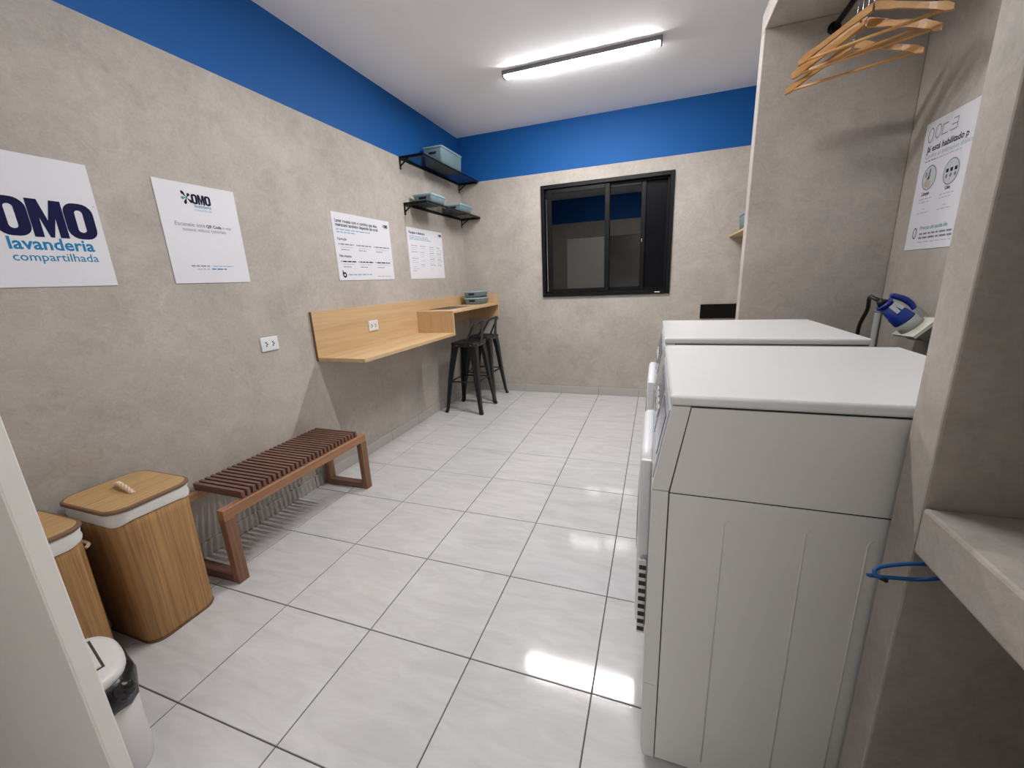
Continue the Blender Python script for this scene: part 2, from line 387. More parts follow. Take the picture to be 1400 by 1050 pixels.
# ------------------------------------------------------------------ ceiling lamps
def lamp(x0, x1, y0, y1, label, glow, grp):
    t = thing('ceiling_lamp', label, 'lamp', ((x0+x1)/2, (y0+y1)/2, HC), grp)
    mk('housing', box(x0, x1, y0, y1, HC-0.030, HC, bev=0.003), 'grey_alu', t)
    bm = bmesh.new()
    prof = []
    yc = (y0+y1)/2; hw = (y1-y0)/2-0.005
    for k in range(13):
        a = math.pi*k/12
        prof.append((yc-hw*math.copysign(abs(math.cos(a))**0.55, math.cos(a)), HC-0.030-0.009*math.sin(a)**0.6))
    prism(bm, prof, x0+0.018, x1-0.018, 'x')
    mk('diffuser', bm, glow, t, smooth=False)
    for a, b in ((x0+0.001, x0+0.018), (x1-0.018, x1-0.001)):
        mk('end_cap', box(a, b, y0+0.002, y1-0.002, HC-0.040, HC-0.020, bev=0.005), 'grey_alu', t)
    return t
lamp(1.00, 2.185, 2.845, 2.925, 'lit linear ceiling lamp in front of the window', 'lamp_glow', 'linear ceiling lamps')
lamp(1.00, 2.185, 1.065, 1.145, 'lit linear ceiling lamp above the bench and machines', 'lamp_glow_b', 'linear ceiling lamps')
lamp(2.12, 3.305, -1.57, -1.49, 'added unseen fill lamp on the hallway ceiling', 'hall_fill_glow', 'linear ceiling lamps')  # assumed lamp, out of view, added to brighten faces turned towards the camera

# ------------------------------------------------------------------ white door leaf at the lower left
d = thing('door_1', 'off-white door leaf at the left edge of the doorway', 'door', (0.775, -0.318, 0), kind='structure')
mk('leaf', box(0.352, 1.212, -0.3305, -0.3035, 0.006, 2.155, bev=0.002), 'white_trim', d)
mk('stile', box(1.125, 1.2105, -0.3335, -0.3300, 0.008, 2.150, bev=0.001, seg=1), 'white_trim', d)

# ------------------------------------------------------------------ lettering
def text_mesh(body, bold=0.0):
    cu = bpy.data.curves.new('t', 'FONT'); cu.body = body; cu.size = 1.0; cu.offset = bold; cu.resolution_u = 2
    o = bpy.data.objects.new('t', cu); COL.objects.link(o)
    dg = bpy.context.evaluated_depsgraph_get(); dg.update()
    me = bpy.data.meshes.new_from_object(o.evaluated_get(dg))
    bpy.data.objects.remove(o); bpy.data.curves.remove(cu)
    return me
class Board:
    """a flat printed board on a wall; s runs right as seen, t up, origin at its lower left corner"""
    def __init__(self, name, label, org, right, normal, w, h, th=0.004, mat='poster_white', grp='printed boards on the walls'):
        self.o = Vector(org); self.r = Vector(right); self.n = Vector(normal); self.u = Vector((0, 0, 1)); self.th = th
        self.root = thing(name, label, 'poster', org, grp)
        bm = bmesh.new(); self.quad(bm, 0, w, 0, h, 0.0, th, 0.0008); mk('board', bm, mat, self.root)
    def P(self, s, t, n=None): return self.o+self.r*s+self.u*t+self.n*(self.th+0.0006 if n is None else n)
    def quad(self, bm, s0, s1, t0, t1, n0, n1, bev=0.0):
        a = self.P(s0, t0, n0); b = self.P(s1, t1, n1)
        bx(bm, min(a.x, b.x), max(a.x, b.x), min(a.y, b.y), max(a.y, b.y), min(a.z, b.z), max(a.z, b.z), bev=bev, seg=1)
    def place(self, me, mat, s0, s1, t0, hgt=None, name='lettering'):
        """flat mesh -> board, fitted between s0 and s1 with its baseline at t0; hgt = height of the tallest letter"""
        xs_ = [v.co.x for v in me.vertices]; ys_ = [v.co.y for v in me.vertices]
        xa, xb = min(xs_), max(xs_); k = (s1-s0)/(xb-xa); ky = k if hgt is None else hgt/max(ys_)
        for v in me.vertices:
            v.co = self.P(s0+(v.co.x-xa)*k, t0+v.co.y*ky)-self.o
        me.name = name
        o = bpy.data.objects.new(name, me); COL.objects.link(o); o.parent = self.root; ORG[o.name] = self.o
        me.materials.clear(); me.materials.append(MATS[mat])
        return o
    def text(self, body, mat, s0, s1, t0, hgt=None, bold=0.0): return self.place(text_mesh(body, bold), mat, s0, s1, t0, hgt)
    def shape(self, polys, mat, name, holes=None):
        bm = bmesh.new()
        for p in polys:
            vs = [bm.verts.new(self.P(a, b)) for a, b in p]
            bm.faces.new(vs)
        return mk(name, bm, mat, self.root)
    def ring(self, outer, inner):
        out = []; n = len(outer)
        for k in range(n): out.append([outer[k], outer[(k+1) % n], inner[(k+1) % n], inner[k]])
        return out
    def greek(self, mat, s0, s1, t0, h=0.004, name='small_print', word=0.03):
        """a line of print too small to read: a row of word-length strokes"""
        bm = bmesh.new(); s = s0
        while s < s1-0.004:
            e = min(s+random.uniform(0.4, 1.2)*word, s1)
            vs = [bm.verts.new(self.P(a, b)) for a, b in ((s, t0), (e, t0), (e, t0+h), (s, t0+h))]
            bm.faces.new(vs); s = e+word*0.18
        return mk(name, bm, mat, self.root)
    def omo(self, s0, s1, t0, t1, mat='ink_navy'):
        """the three heavy letters of the logo"""
        W = s1-s0; H = t1-t0; lw = W*0.322; mw = W*0.345; gap = (W-2*lw-mw)/2
        polys = []
        def O(a):
            r = lw*0.40; out = rrect(a, a+lw, t0, t1, r, 5); iw = lw*0.27; ih = H*0.19
            inn = rrect(a+lw/2-iw/2, a+lw/2+iw/2, t0+ih, t1-ih, iw*0.48, 5)
            return self.ring(out, inn)
        polys += O(s0); polys += O(s1-lw)
        a = s0+lw+gap; b = a+mw; m = (a+b)/2; st = mw*0.27
        polys += [[(a, t0), (a, t1), (a+st*1.22, t1), (m, t0+H*0.45), (b-st*1.22, t1), (b, t1), (b, t0), (b-st, t0), (b-st, t0+H*0.52), (m+st*0.22, t0), (m-st*0.22, t0), (a+st, t0+H*0.52), (a+st, t0)]]
        return self.shape(polys, mat, 'logo_letters')
    def splash(self, cs, ct, R, mats):
        """the burst of drops left of the logo: each arm is a tapering drop"""
        for ang, ln, mat in ((128, 1.0, mats[0]), (55, 0.7, mats[1]), (190, 0.75, mats[2]), (248, 0.95, mats[0]), (318, 0.9, mats[1])):
            a = math.radians(ang); d_ = (math.cos(a), math.sin(a)); p_ = (-d_[1], d_[0]); pts = []
            for k in range(11):
                u = k/10; wd = R*(0.035+0.16*math.sin(math.pi*min(1, u**2.2)))
                pts.append((u*ln*R, wd))
            poly = [(cs+d_[0]*x+p_[0]*y_, ct+d_[1]*x+p_[1]*y_) for x, y_ in pts]+[(cs+d_[0]*x-p_[0]*y_, ct+d_[1]*x-p_[1]*y_) for x, y_ in reversed(pts)]
            self.shape([poly], mat, 'logo_splash')

ZP = 1.414
# 1: large logo board, cut by the left edge of the picture
y0 = -0.150
b1 = Board('logo_poster', 'large white logo board lettered OMO lavanderia compartilhada', (0, y0, ZP), (0, 1, 0), (1, 0, 0), 0.680, 0.475)
b1.omo(0.222-y0, 0.509-y0, 1.598-ZP, 1.734-ZP)
b1.text('lavanderia', 'ink_blue', 0.238-y0, 0.484-y0, 1.552-ZP, None, 0.022)
b1.text('compartilhada', 'ink_blue', 0.239-y0, 0.487-y0, 1.510-ZP, None, 0.004)
b1.splash(0.130-y0, 1.655-ZP, 0.105, ('ink_navy', 'ink_teal', 'ink_blue'))
b1.text('TM', 'ink_navy', 0.5135-y0, 0.5205-y0, 1.727-ZP)
# 2: tutorial board (its square code is left blank)
y0 = 0.763
b2 = Board('tutorial_poster', 'white board with OMO logo and a line about QR Code video tutorials', (0, y0, ZP+0.002), (0, 1, 0), (1, 0, 0), 0.397, 0.478)
b2.omo(0.925-y0, 1.021-y0, 1.799-ZP, 1.846-ZP, 'ink_black')
b2.splash(0.904-y0, 1.825-ZP, 0.036, ('ink_black', 'ink_black', 'ink_green'))
b2.text('lavanderia', 'ink_blue', 0.934-y0, 1.017-y0, 1.7835-ZP, None, 0.01)
b2.text('compartilhada', 'ink_lightblue', 0.930-y0, 1.017-y0, 1.7675-ZP)
b2.text('Escaneie este', 'ink_grey', 0.822-y0, 0.966-y0, 1.690-ZP)
b2.text('QR Code', 'ink_black', 0.971-y0, 1.050-y0, 1.690-ZP, None, 0.025)
b2.text('e veja', 'ink_grey', 1.057-y0, 1.104-y0, 1.690-ZP)
b2.text('nossos vídeos tutoriais', 'ink_grey', 0.853-y0, 1.070-y0, 1.667-ZP)
b2.greek('ink_grey', 0.853-y0, 0.945-y0, 1.496-ZP, 0.006, word=0.03); b2.greek('ink_lightblue', 0.962-y0, 1.072-y0, 1.496-ZP, 0.005, word=0.03)
b2.greek('ink_lightblue', 0.881-y0, 0.948-y0, 1.481-ZP, 0.005, word=0.03); b2.greek('ink_blue', 0.953-y0, 1.040-y0, 1.481-ZP, 0.006, word=0.03)
# 3: care board
y0 = 1.880
b3 = Board('care_poster', 'white care instruction board above the low end of the oak counter', (0, y0, ZP-0.001), (0, 1, 0), (1, 0, 0), 0.684, 0.482)
b3.text('Lavar roupas com o carinho que elas', 'ink_black', 1.912-y0, 2.390-y0, 1.829-ZP, None, 0.022)
b3.text('merecem também depende de você', 'ink_black', 1.913-y0, 2.398-y0, 1.800-ZP, None, 0.022)
b3.greek('ink_lightblue', 1.913-y0, 2.292-y0, 1.774-ZP, 0.009, word=0.05); b3.greek('ink_lightblue', 1.914-y0, 2.105-y0, 1.755-ZP, 0.009, word=0.05)
b3.text('Operação', 'ink_black', 1.911-y0, 2.012-y0, 1.704-ZP, None, 0.015)
b3.text('Não esqueça', 'ink_black', 1.911-y0, 2.038-y0, 1.584-ZP, None, 0.02)
for z_, zz in ((1.670, 1.634), (1.547, 1.510)):
    for s_, w_ in ((1.918, 0.165), (2.112, 0.175), (2.322, 0.205)):
        b3.greek('ink_grey', s_-y0, s_+0.012-y0, z_-ZP, 0.010); b3.greek('ink_black' if z_ < 1.6 else 'ink_grey', s_+0.020-y0, s_+w_-y0, z_-ZP, 0.009, word=0.045)
        b3.greek('ink_pale', s_+0.02-y0, s_+w_*0.9-y0, z_-0.018-ZP, 0.005, word=0.03); b3.greek('ink_grey', s_+0.02-y0, s_+0.11-y0, zz-ZP, 0.006, word=0.03)
c_, t_ = 1.940-y0, 1.457-ZP
circ = lambda r, n=20, cs=0, ct=0, ks=1.0: [(cs+ks*r*math.cos(2*math.pi*k/n), ct+r*math.sin(2*math.pi*k/n)) for k in range(n)]
b3.shape(b3.ring(circ(0.021, 20, c_, t_-0.003), circ(0.009, 20, c_, t_-0.003)), 'ink_black', 'emblem')
b3.shape([[(c_-0.021, t_-0.003), (c_-0.012, t_-0.003), (c_-0.012, t_+0.030), (c_-0.021, t_+0.030)]], 'ink_black', 'emblem')
b3.greek('ink_lightblue', 1.979-y0, 2.256-y0, 1.451-ZP, 0.010, word=0.05); b3.greek('ink_pale', 2.33-y0, 2.52-y0, 1.437-ZP, 0.008, word=0.04)
b3.omo(2.487-y0, 2.538-y0, 1.836-ZP, 1.862-ZP, 'ink_navy'); b3.splash(2.478-y0, 1.850-ZP, 0.018, ('ink_green', 'ink_lightblue', 'ink_blue'))
b3.greek('ink_pale', 2.495-y0, 2.538-y0, 1.827-ZP, 0.004)
# 4: table board
y0 = 2.829
b4 = Board('table_poster', 'white board with four faint columns of print below the lower wire shelf', (0, y0, ZP-0.002), (0, 1, 0), (1, 0, 0), 0.674, 0.472)
b4.text('Roupas e símbolos', 'ink_black', 2.866-y0, 3.145-y0, 1.832-ZP, 0.024, 0.024)
for z_, e_ in ((1.806, 3.200), (1.792, 3.225), (1.778, 3.262)): b4.greek('ink_lightblue', 2.868-y0, e_-y0, z_-ZP, 0.008, word=0.05)
b4.omo(3.432-y0, 3.489-y0, 1.838-ZP, 1.864-ZP, 'ink_navy'); b4.splash(3.424-y0, 1.852-ZP, 0.014, ('ink_green', 'ink_lightblue', 'ink_blue'))
for s_, rows in ((2.885, 13), (3.038, 11), (3.215, 12), (3.365, 10)):
    for k in range(rows):
        if random.random() < 0.85: b4.greek('ink_pale' if k % 3 else 'ink_grey', s_-y0, s_+random.uniform(.06, .115)-y0, 1.722-0.0195*k-ZP, 0.005, word=0.04)
# 5: instruction sign in the niche
y0 = 1.930
b5 = Board('instruction_poster', 'white instruction board with two round pictures inside the machine niche', (XR, y0, ZP-0.001), (0, -1, 0), (-1, 0, 0), 0.620, 0.536)
ic = 'ink_grey'
def out_ring(cs, ct, rs, rt, wd, mat, nm='icon', n=22):
    o_ = [(cs+rs*math.cos(2*math.pi*k/n), ct+rt*math.sin(2*math.pi*k/n)) for k in range(n)]; i_ = [(cs+(rs-wd)*math.cos(2*math.pi*k/n), ct+(rt-wd)*math.sin(2*math.pi*k/n)) for k in range(n)]
    return b5.shape(b5.ring(o_, i_), mat, nm)
tI = 1.895-ZP
out_ring(y0-1.882, tI, 0.020, 0.030, 0.004, ic)
out_ring(y0-1.832, tI+0.004, 0.020, 0.028, 0.004, ic)
b5.shape([[(y0-1.806, tI-0.02), (y0-1.764, tI-0.02), (y0-1.764, tI-0.016), (y0-1.806, tI-0.016)], [(y0-1.806, tI+0.018), (y0-1.770, tI+0.018), (y0-1.770, tI+0.022), (y0-1.806, tI+0.022)], [(y0-1.806, tI-0.02), (y0-1.802, tI-0.02), (y0-1.802, tI+0.022), (y0-1.806, tI+0.022)]], ic, 'icon')
b5.shape([[(y0-1.750, tI-0.02), (y0-1.706, tI-0.02), (y0-1.706, tI-0.016), (y0-1.750, tI-0.016)], [(y0-1.745, tI), (y0-1.706, tI), (y0-1.706, tI+0.004), (y0-1.745, tI+0.004)], [(y0-1.735, tI+0.021), (y0-1.706, tI+0.021), (y0-1.706, tI+0.025), (y0-1.735, tI+0.025)], [(y0-1.710, tI-0.02), (y0-1.706, tI-0.02), (y0-1.706, tI+0.025), (y0-1.710, tI+0.025)]], ic, 'icon')
b5.text('Já está habilitado p', 'ink_black', y0-1.893, y0-1.622, 1.826-ZP, None, 0.02)
b5.text('Confira as instruções abaixo', 'ink_lightblue', y0-1.893, y0-1.595, 1.800-ZP)
b5.greek('ink_grey', y0-1.890, y0-1.800, 1.786-ZP, 0.004); b5.greek('ink_lightblue', y0-1.795, y0-1.64, 1.786-ZP, 0.003)
for cs, ct, k in ((y0-1.835, 1.716-ZP, 0), (y0-1.687, 1.712-ZP, 1)):
    b5.shape([circ(0.049, 26, cs, ct)], 'photo_pale', 'round_picture'); 
    b5.th += 0.0005
    out_ring(cs, ct, 0.0495, 0.0505, 0.004, 'ink_grey', 'picture_border', 26)
    if k == 0:
        b5.shape([[(cs-.034, ct-.032), (cs+.012, ct-.043), (cs+.018, ct-.02), (cs-.005, ct+.005), (cs-.02, ct+.0)]], 'photo_tone', 'picture_hand')
        b5.shape([[(cs-.012, ct-.005), (cs+.002, ct-.005), (cs+.006, ct+.036), (cs-.004, ct+.036)], [(cs-.03, ct+.006), (cs-.02, ct+.006), (cs-.018, ct+.026), (cs-.028, ct+.026)]], 'ink_grey', 'picture_bottle')
    else:
        b5.shape([[(cs-.033+.027*q, ct+.0), (cs-.017+.027*q, ct+.0), (cs-.017+.027*q, ct+.014), (cs-.033+.027*q, ct+.014)] for q in range(3)], 'ink_black', 'picture_buttons')
        b5.shape([circ(0.008, 12, cs-.025+.027*q, ct-.014) for q in range(3)], 'ink_grey', 'picture_dials')
    b5.th -= 0.0005
b5.text('Limpe', 'ink_black', y0-1.868, y0-1.815, 1.645-ZP, None, 0.02)
b5.text('Use', 'ink_black', y0-1.706, y0-1.674, 1.645-ZP, None, 0.02)
for s_ in (1.880, 1.735):
    for q, (w_, z_) in enumerate(((0.09, 1.628), (0.075, 1.615), (0.02, 1.585), (0.09, 1.570))): b5.greek('ink_pale', y0-s_+(0.035 if q == 2 else 0), y0-s_+(0.035 if q == 2 else 0)+w_, z_-ZP, 0.004)
b5.text('Precisa de ajuda do', 'ink_teal', y0-1.828, y0-1.640, 1.498-ZP)
for z_, m_ in ((1.476, 'ink_grey'), (1.459, 'ink_grey'), (1.443, 'ink_pale')): b5.greek(m_, y0-1.828, y0-1.600, z_-ZP, 0.008 if z_ > 1.45 else 0.004, word=0.04)
out_ring(y0-1.866, 1.486-ZP, 0.015, 0.024, 0.0045, 'ink_black')

# ------------------------------------------------------------------ oak counter
ct_ = thing('wall_counter', 'light oak stepped wall counter along the left wall', 'counter', (0.2, 2.8, 0.872))
mk('back_panel', prism(bmesh.new(), [(1.545, 0.872), (2.862, 0.872), (2.862, 0.925), (YB-0.001, 0.925), (YB-0.001, 1.210), (1.545, 1.210)], 0.0005, 0.018, 'x'), 'oak', ct_)
mk('edge_shade', box(0.0005, 0.0185, 1.5432, 1.5450, 0.872, 1.2105), 'hamper_rim', ct_)  # dark strip paints the shade on the panel's near edge face
mk('side_panel', box(0.018, 0.408, YB-0.019, YB-0.001, 0.925, 1.208, bev=0.0008, seg=1), 'oak_riser', ct_)
mk('lower_shelf', box(0.018, 0.412, 1.545, 2.862, 0.872, 0.897, bev=0.001, seg=1), 'oak', ct_)
mk('riser', box(0.018, 0.410, 2.842, 2.862, 0.897, 1.080, bev=0.0008, seg=1), 'oak_riser', ct_)
mk('upper_shelf', box(0.018, 0.412, 2.842, YB-0.019, 1.080, 1.104, bev=0.001, seg=1), 'oak', ct_)

def outlet(y, z, x, label):
    t = thing('power_outlet', label, 'outlet', (x, y, z), 'wall outlets')
    mk('plate', box(x, x+0.009, y-0.060, y+0.060, z-0.042, z+0.042, bev=0.004), 'outlet_white', t)
    mk('socket_insert', box(x+0.009, x+0.011, y-0.048, y+0.046, z-0.030, z+0.030, bev=0.001), 'outlet_white', t)
    for dy in (-0.024, 0.022):
        bm = bmesh.new()
        for dz, dd in ((0.010, -0.004), (0.0, 0.003), (-0.010, -0.004)):
            tube(bm, [(x+0.0108, y+dy+dd, z+dz), (x+0.0116, y+dy+dd, z+dz)], 0.0048, 10)
        mk('socket_hole', bm, 'ink_black', t)
outlet(1.203, 1.050, 0.0, 'white double outlet on the plaster wall left of the counter')
outlet(2.166, 1.048, 0.018, 'white double outlet on the oak back panel of the counter')

# magazine / placemat on the high end
mg = thing('placemat', 'thin dark printed sheet lying on the high end of the counter', 'placemat', (0.16, 3.25, 1.104))
mk('sheet', box(0.045, 0.290, 3.02, 3.46, 1.104, 1.1065), 'print_mixed', mg)
bm = bmesh.new()
for k in range(8): bx(bm, 0.06+0.027*k, 0.07+0.027*k, 3.04, 3.44, 1.1065, 1.1071)
mk('printed_stripes', bm, 'ink_black', mg)

# ------------------------------------------------------------------ wire shelves and teal boxes
def wall_shelf(zt, label, yA=2.832, yBx=4.035):
    t = thing('wire_shelf', label, 'shelf', (0.12, 3.43, zt-0.10), 'black wire wall shelves')
    bm = bmesh.new(); a = 0.014
    bx(bm, 0, 0.242, yA, yA+a, zt-0.024, zt); bx(bm, 0, 0.242, yBx-a, yBx, zt-0.024, zt)
    bx(bm, 0.0, 0.010, yA+a, yBx-a, zt-0.024, zt); bx(bm, 0.232, 0.242, yA+a, yBx-a, zt-0.018, zt)
    mk('shelf_frame', bm, 'black_metal', t)
    bm = bmesh.new(); r = 0.0008
    n = int((yBx-yA)/0.0100)
    for k in range(1, n):
        y = yA+(yBx-yA)*k/n; bx(bm, 0.008, 0.236, y-r, y+r, zt-0.0045, zt-0.0037)
    for k in range(1, 22):
        x = 0.008+0.228*k/22; bx(bm, x-r, x+r, yA+0.01, yBx-0.01, zt-0.0037, zt-0.0030)
    o = mk('wire_mesh', bm, 'black_metal', t); o['kind'] = 'stuff'
    for y in (yA+0.006, yBx-0.020):
        bm = bmesh.new(); bx(bm, 0, 0.008, y-0.004, y+0.010, zt-0.105, zt-0.02)
        prism(bm, [(0.002, zt-0.085), (0.002, zt-0.072), (0.085, zt-0.022), (0.098, zt-0.022)], y-0.003, y+0.009, 'y')
        mk('bracket', bm, 'black_metal', t)
    return t
wall_shelf(2.470, 'upper black wire shelf across the edge of the blue band')
wall_shelf(2.088, 'lower black wire shelf above the table poster')
def storage_box(cx, cy, z, wx, wy, h, label, rot=0, grp='grey-blue plastic boxes'):
    t = thing('storage_box', label, 'box', (cx, cy, z), grp)
    x0, x1, y0, y1 = cx-wx/2, cx+wx/2, cy-wy/2, cy+wy/2
    def L(i, zz): return [(a, b, zz) for a, b in rrect(x0+i, x1-i, y0+i, y1-i, 0.018, 4)]
    bm = bmesh.new()
    loft(bm, [L(0.012, z), L(0.004, z+h*0.82), L(0.004, z+h-0.012), L(0.008, z+h-0.012), L(0.014, z+0.006)], True, True)
    mk('tub', bm, 'teal_plastic', t)
    bm = bmesh.new(); loft(bm, [L(-0.001, z+h-0.016), L(-0.003, z+h-0.003), L(0.001, z+h), L(0.008, z+h), L(0.008, z+h-0.014)], False, False)
    mk('rim', bm, 'teal_rim', t)
    hw = min(0.042, wx*0.2); zc = z+h*(0.62 if h > 0.12 else 0.52)
    for yy, s in ((y0+0.0045, -1), (y1-0.0045, 1)):
        bm = bmesh.new(); prism(bm, [(cx-hw, zc+0.011), (cx-hw*0.8, zc-0.009), (cx+hw*0.8, zc-0.009), (cx+hw, zc+0.011)], yy-0.004, yy+0.003, 'y')
        mk('hand_hole', bm, 'ink_black', t)
    return t
storage_box(0.138, 3.42, 2.470, 0.210, 0.44, 0.158, 'tall grey-blue box on the upper wire shelf')
storage_box(0.140, 3.07, 2.088, 0.205, 0.27, 0.078, 'low grey-blue box nearer the window end away, on the lower wire shelf')['label'] = 'low grey-blue box on the lower wire shelf, farther from the window'
storage_box(0.140, 3.68, 2.088, 0.205, 0.28, 0.078, 'low grey-blue box on the lower wire shelf, nearer the window')
storage_box(0.195, 3.885, 1.104, 0.200, 0.27, 0.076, 'lower grey-blue box of the pair stacked on the counter')
storage_box(0.190, 3.885, 1.180, 0.200, 0.27, 0.076, 'upper grey-blue box of the pair stacked on the counter')

# small oak shelf behind the far partition, with its box; black panel on the back wall
so = thing('corner_shelf', 'small oak shelf in the far right corner, half hidden by the partition', 'shelf', (3.10, 3.6, 1.672))
mk('board', box(2.865, XR, 2.90, YB, 1.672, 1.690, bev=0.001, seg=1), 'oak', so)
for y in (3.05, 3.9): mk('bracket', prism(bmesh.new(), [(XR, 1.672), (XR, 1.52), (XR-0.02, 1.52), (XR-0.20, 1.655), (XR-0.20, 1.672)], y-0.008, y+0.008, 'y'), 'black_metal', so)
storage_box(3.04, 3.82, 1.690, 0.24, 0.30, 0.165, 'grey-blue box on the small oak shelf in the far corner')
bp_ = thing('backsplash_panel', 'black stone strip low on the back wall beside the partition', 'panel', (2.98, YB, 0.885))
mk('slab', box(2.650, XR, YB-0.020, YB, 0.885, 1.030, bev=0.004), 'granite', bp_)

# ------------------------------------------------------------------ bar stools
def make_stool(cx, cy, label):
    t = thing('bar_stool', label, 'stool', (cx, cy, 0), 'black metal bar stools')
    sx = cx+0.012; H_ = 0.750; h = 0.150
    def L(i, z): return [(a, b, z) for a, b in rrect(sx-h+i, sx+h-i, cy-h+i, cy+h-i, 0.04, 5)]
    bm = bmesh.new()
    loft(bm, [L(0.004, H_-0.045), L(0.0, H_-0.010), L(0.004, H_-0.002), L(0.012, H_), L(0.030, H_-0.004), L(0.12, H_-0.007)], True, True)
    mk('seat', bm, 'stool_metal', t)
    for ax in (-1, 1):
        for ay in (-1, 1):
            stations = [(H_-0.012, 0.118, 0.086), (0.60, 0.134, 0.068), (0.35, 0.160, 0.050), (0.12, 0.183, 0.037), (0.05, 0.190, 0.034), (0.012, 0.203, 0.036)]
            bm = bmesh.new(); loops = []
            for z, off, wd in stations:
                ox, oy = sx*(1 if z > .5 else 0)+cx*(0 if z > .5 else 1), cy
                px, py = ox+ax*off, oy+ay*off; th = 0.010
                # L-shaped pressed-sheet profile opening towards the stool centre
                pr = [(px+ax*0.016, py+ay*0.016), (px+ax*0.016-ax*wd, py+ay*0.016), (px+ax*0.016-ax*wd, py+ay*0.016-ay*th), (px+ax*0.016-ax*th, py+ay*0.016-ay*th), (px+ax*0.016-ax*th, py+ay*0.016-ay*wd), (px+ax*0.016, py+ay*0.016-ay*wd)]
                loops.append([(a, b, z) for a, b in pr])
            loft(bm, loops, smooth=False)
            lg = mk('leg', bm, 'stool_metal', t)
            fx, fy = cx+ax*0.205, cy+ay*0.205
            mk('foot_cap', box(fx-0.016, fx+0.016, fy-0.016, fy+0.016, 0.0, 0.016, bev=0.003), 'rubber', lg)
    o = 0.158; zb = 0.335
    for a, b in (((-1, -1), (1, -1)), ((1, -1), (1, 1)), ((1, 1), (-1, 1)), ((-1, 1), (-1, -1))):
        mk('footrest_bar', tube(bmesh.new(), [(cx+a[0]*o, cy+a[1]*o, zb), (cx+b[0]*o, cy+b[1]*o, zb)], 0.008, 8), 'stool_metal', t)
    pts = [(0.035, -0.155, 0.722), (0.055, -0.152, 0.760), (0.092, -0.145, 0.830), (0.130, -0.135, 0.900), (0.152, -0.120, 0.936), (0.172, -0.085, 0.952), (0.184, -0.040, 0.957)]
    pts = pts+[(0.187, 0, 0.958)]+[(a, -b, c) for a, b, c in reversed(pts)]
    bk = mk('backrest', tube(bmesh.new(), smooth_path([(cx+a, cy+b, c) for a, b, c in pts], 4), 0.0105, 8), 'stool_metal', t)
    bm = bmesh.new(); st = [(0.163, 0.050, 0.715), (0.165, 0.044, 0.760), (0.172, 0.032, 0.820), (0.180, 0.032, 0.890), (0.186, 0.046, 0.955)]
    loft(bm, [[(cx+a, cy-w_, z), (cx+a, cy+w_, z), (cx+a+0.004, cy+w_, z), (cx+a+0.004, cy-w_, z)] for a, w_, z in st], smooth=False)
    mk('splat', bm, 'stool_metal', bk)
    bm = bmesh.new()
    for dx, dy in ((0.03, -0.151), (-0.07, -0.151), (0.09, -0.151)):
        tube(bm, [(sx+dx, cy+dy+0.001, H_-0.026), (sx+dx, cy+dy-0.003, H_-0.026)], 0.0055, 8)
    for dy in (-0.10, -0.03, 0.03, 0.10): tube(bm, [(sx+0.150, cy+dy, H_-0.026), (sx+0.1565 if abs(dy) < .05 else sx+0.153, cy+dy, H_-0.026)], 0.0055, 8)
    mk('rivets', bm, 'chrome', t)
    return t
make_stool(0.326, 3.285, 'black metal bar stool with low back, nearer the bench')
make_stool(0.300, 3.735, 'black metal bar stool with low back, against the back wall')

# ------------------------------------------------------------------ slatted bench
be = thing('slatted_bench', 'dark wooden slatted bench against the left wall', 'bench', (0.20, 0.98, 0))
BX0, BX1, BY0, BY1 = 0.030, 0.382, 0.486, 1.478
mk('front_rail', box(BX1-0.040, BX1, BY0+0.0, BY1-0.0, 0.342, 0.392, bev=0.002, seg=1), 'ipe_rail', be)
mk('back_rail', box(BX0, BX0+0.030, BY0+0.052, BY1-0.052, 0.352, 0.392, bev=0.002, seg=1), 'ipe_rail', be)
for y0, y1 in ((BY0, BY0+0.052), (BY1-0.052, BY1)):
    mk('leg', box(BX1-0.040, BX1, y0, y1, 0.0, 0.342, bev=0.002, seg=1), 'ipe_leg', be)
    mk('leg', box(BX0, BX0+0.040, y0, y1, 0.0, 0.342, bev=0.002, seg=1), 'ipe_leg', be)
    mk('foot_rail', box(BX0+0.040, BX1-0.040, y0, y1, 0.0, 0.040, bev=0.002, seg=1), 'ipe_slat', be)
NS = 28; p0 = 0.600; pitch_ = 0.0297
sl = None
for k in range(NS):
    y = p0+pitch_*k
    if sl is None:
        bm = bmesh.new(); prism(bm, [(0.022, 0.3921), (0.346, 0.3921), (0.346, 0.384), (0.352, 0.384), (0.352, 0.3921), (0.364, 0.3921), (0.364, 0.428), (0.022, 0.428)][:1]+[(0.364, 0.3921), (0.364, 0.428), (0.022, 0.428)], y, y+0.0165, 'y')
        sl = mk('slat', bm, 'ipe_slat', be)
    else:
        o = bpy.data.objects.new('slat', sl.data); COL.objects.link(o); o.parent = be; o.location = (0, pitch_*k, 0)

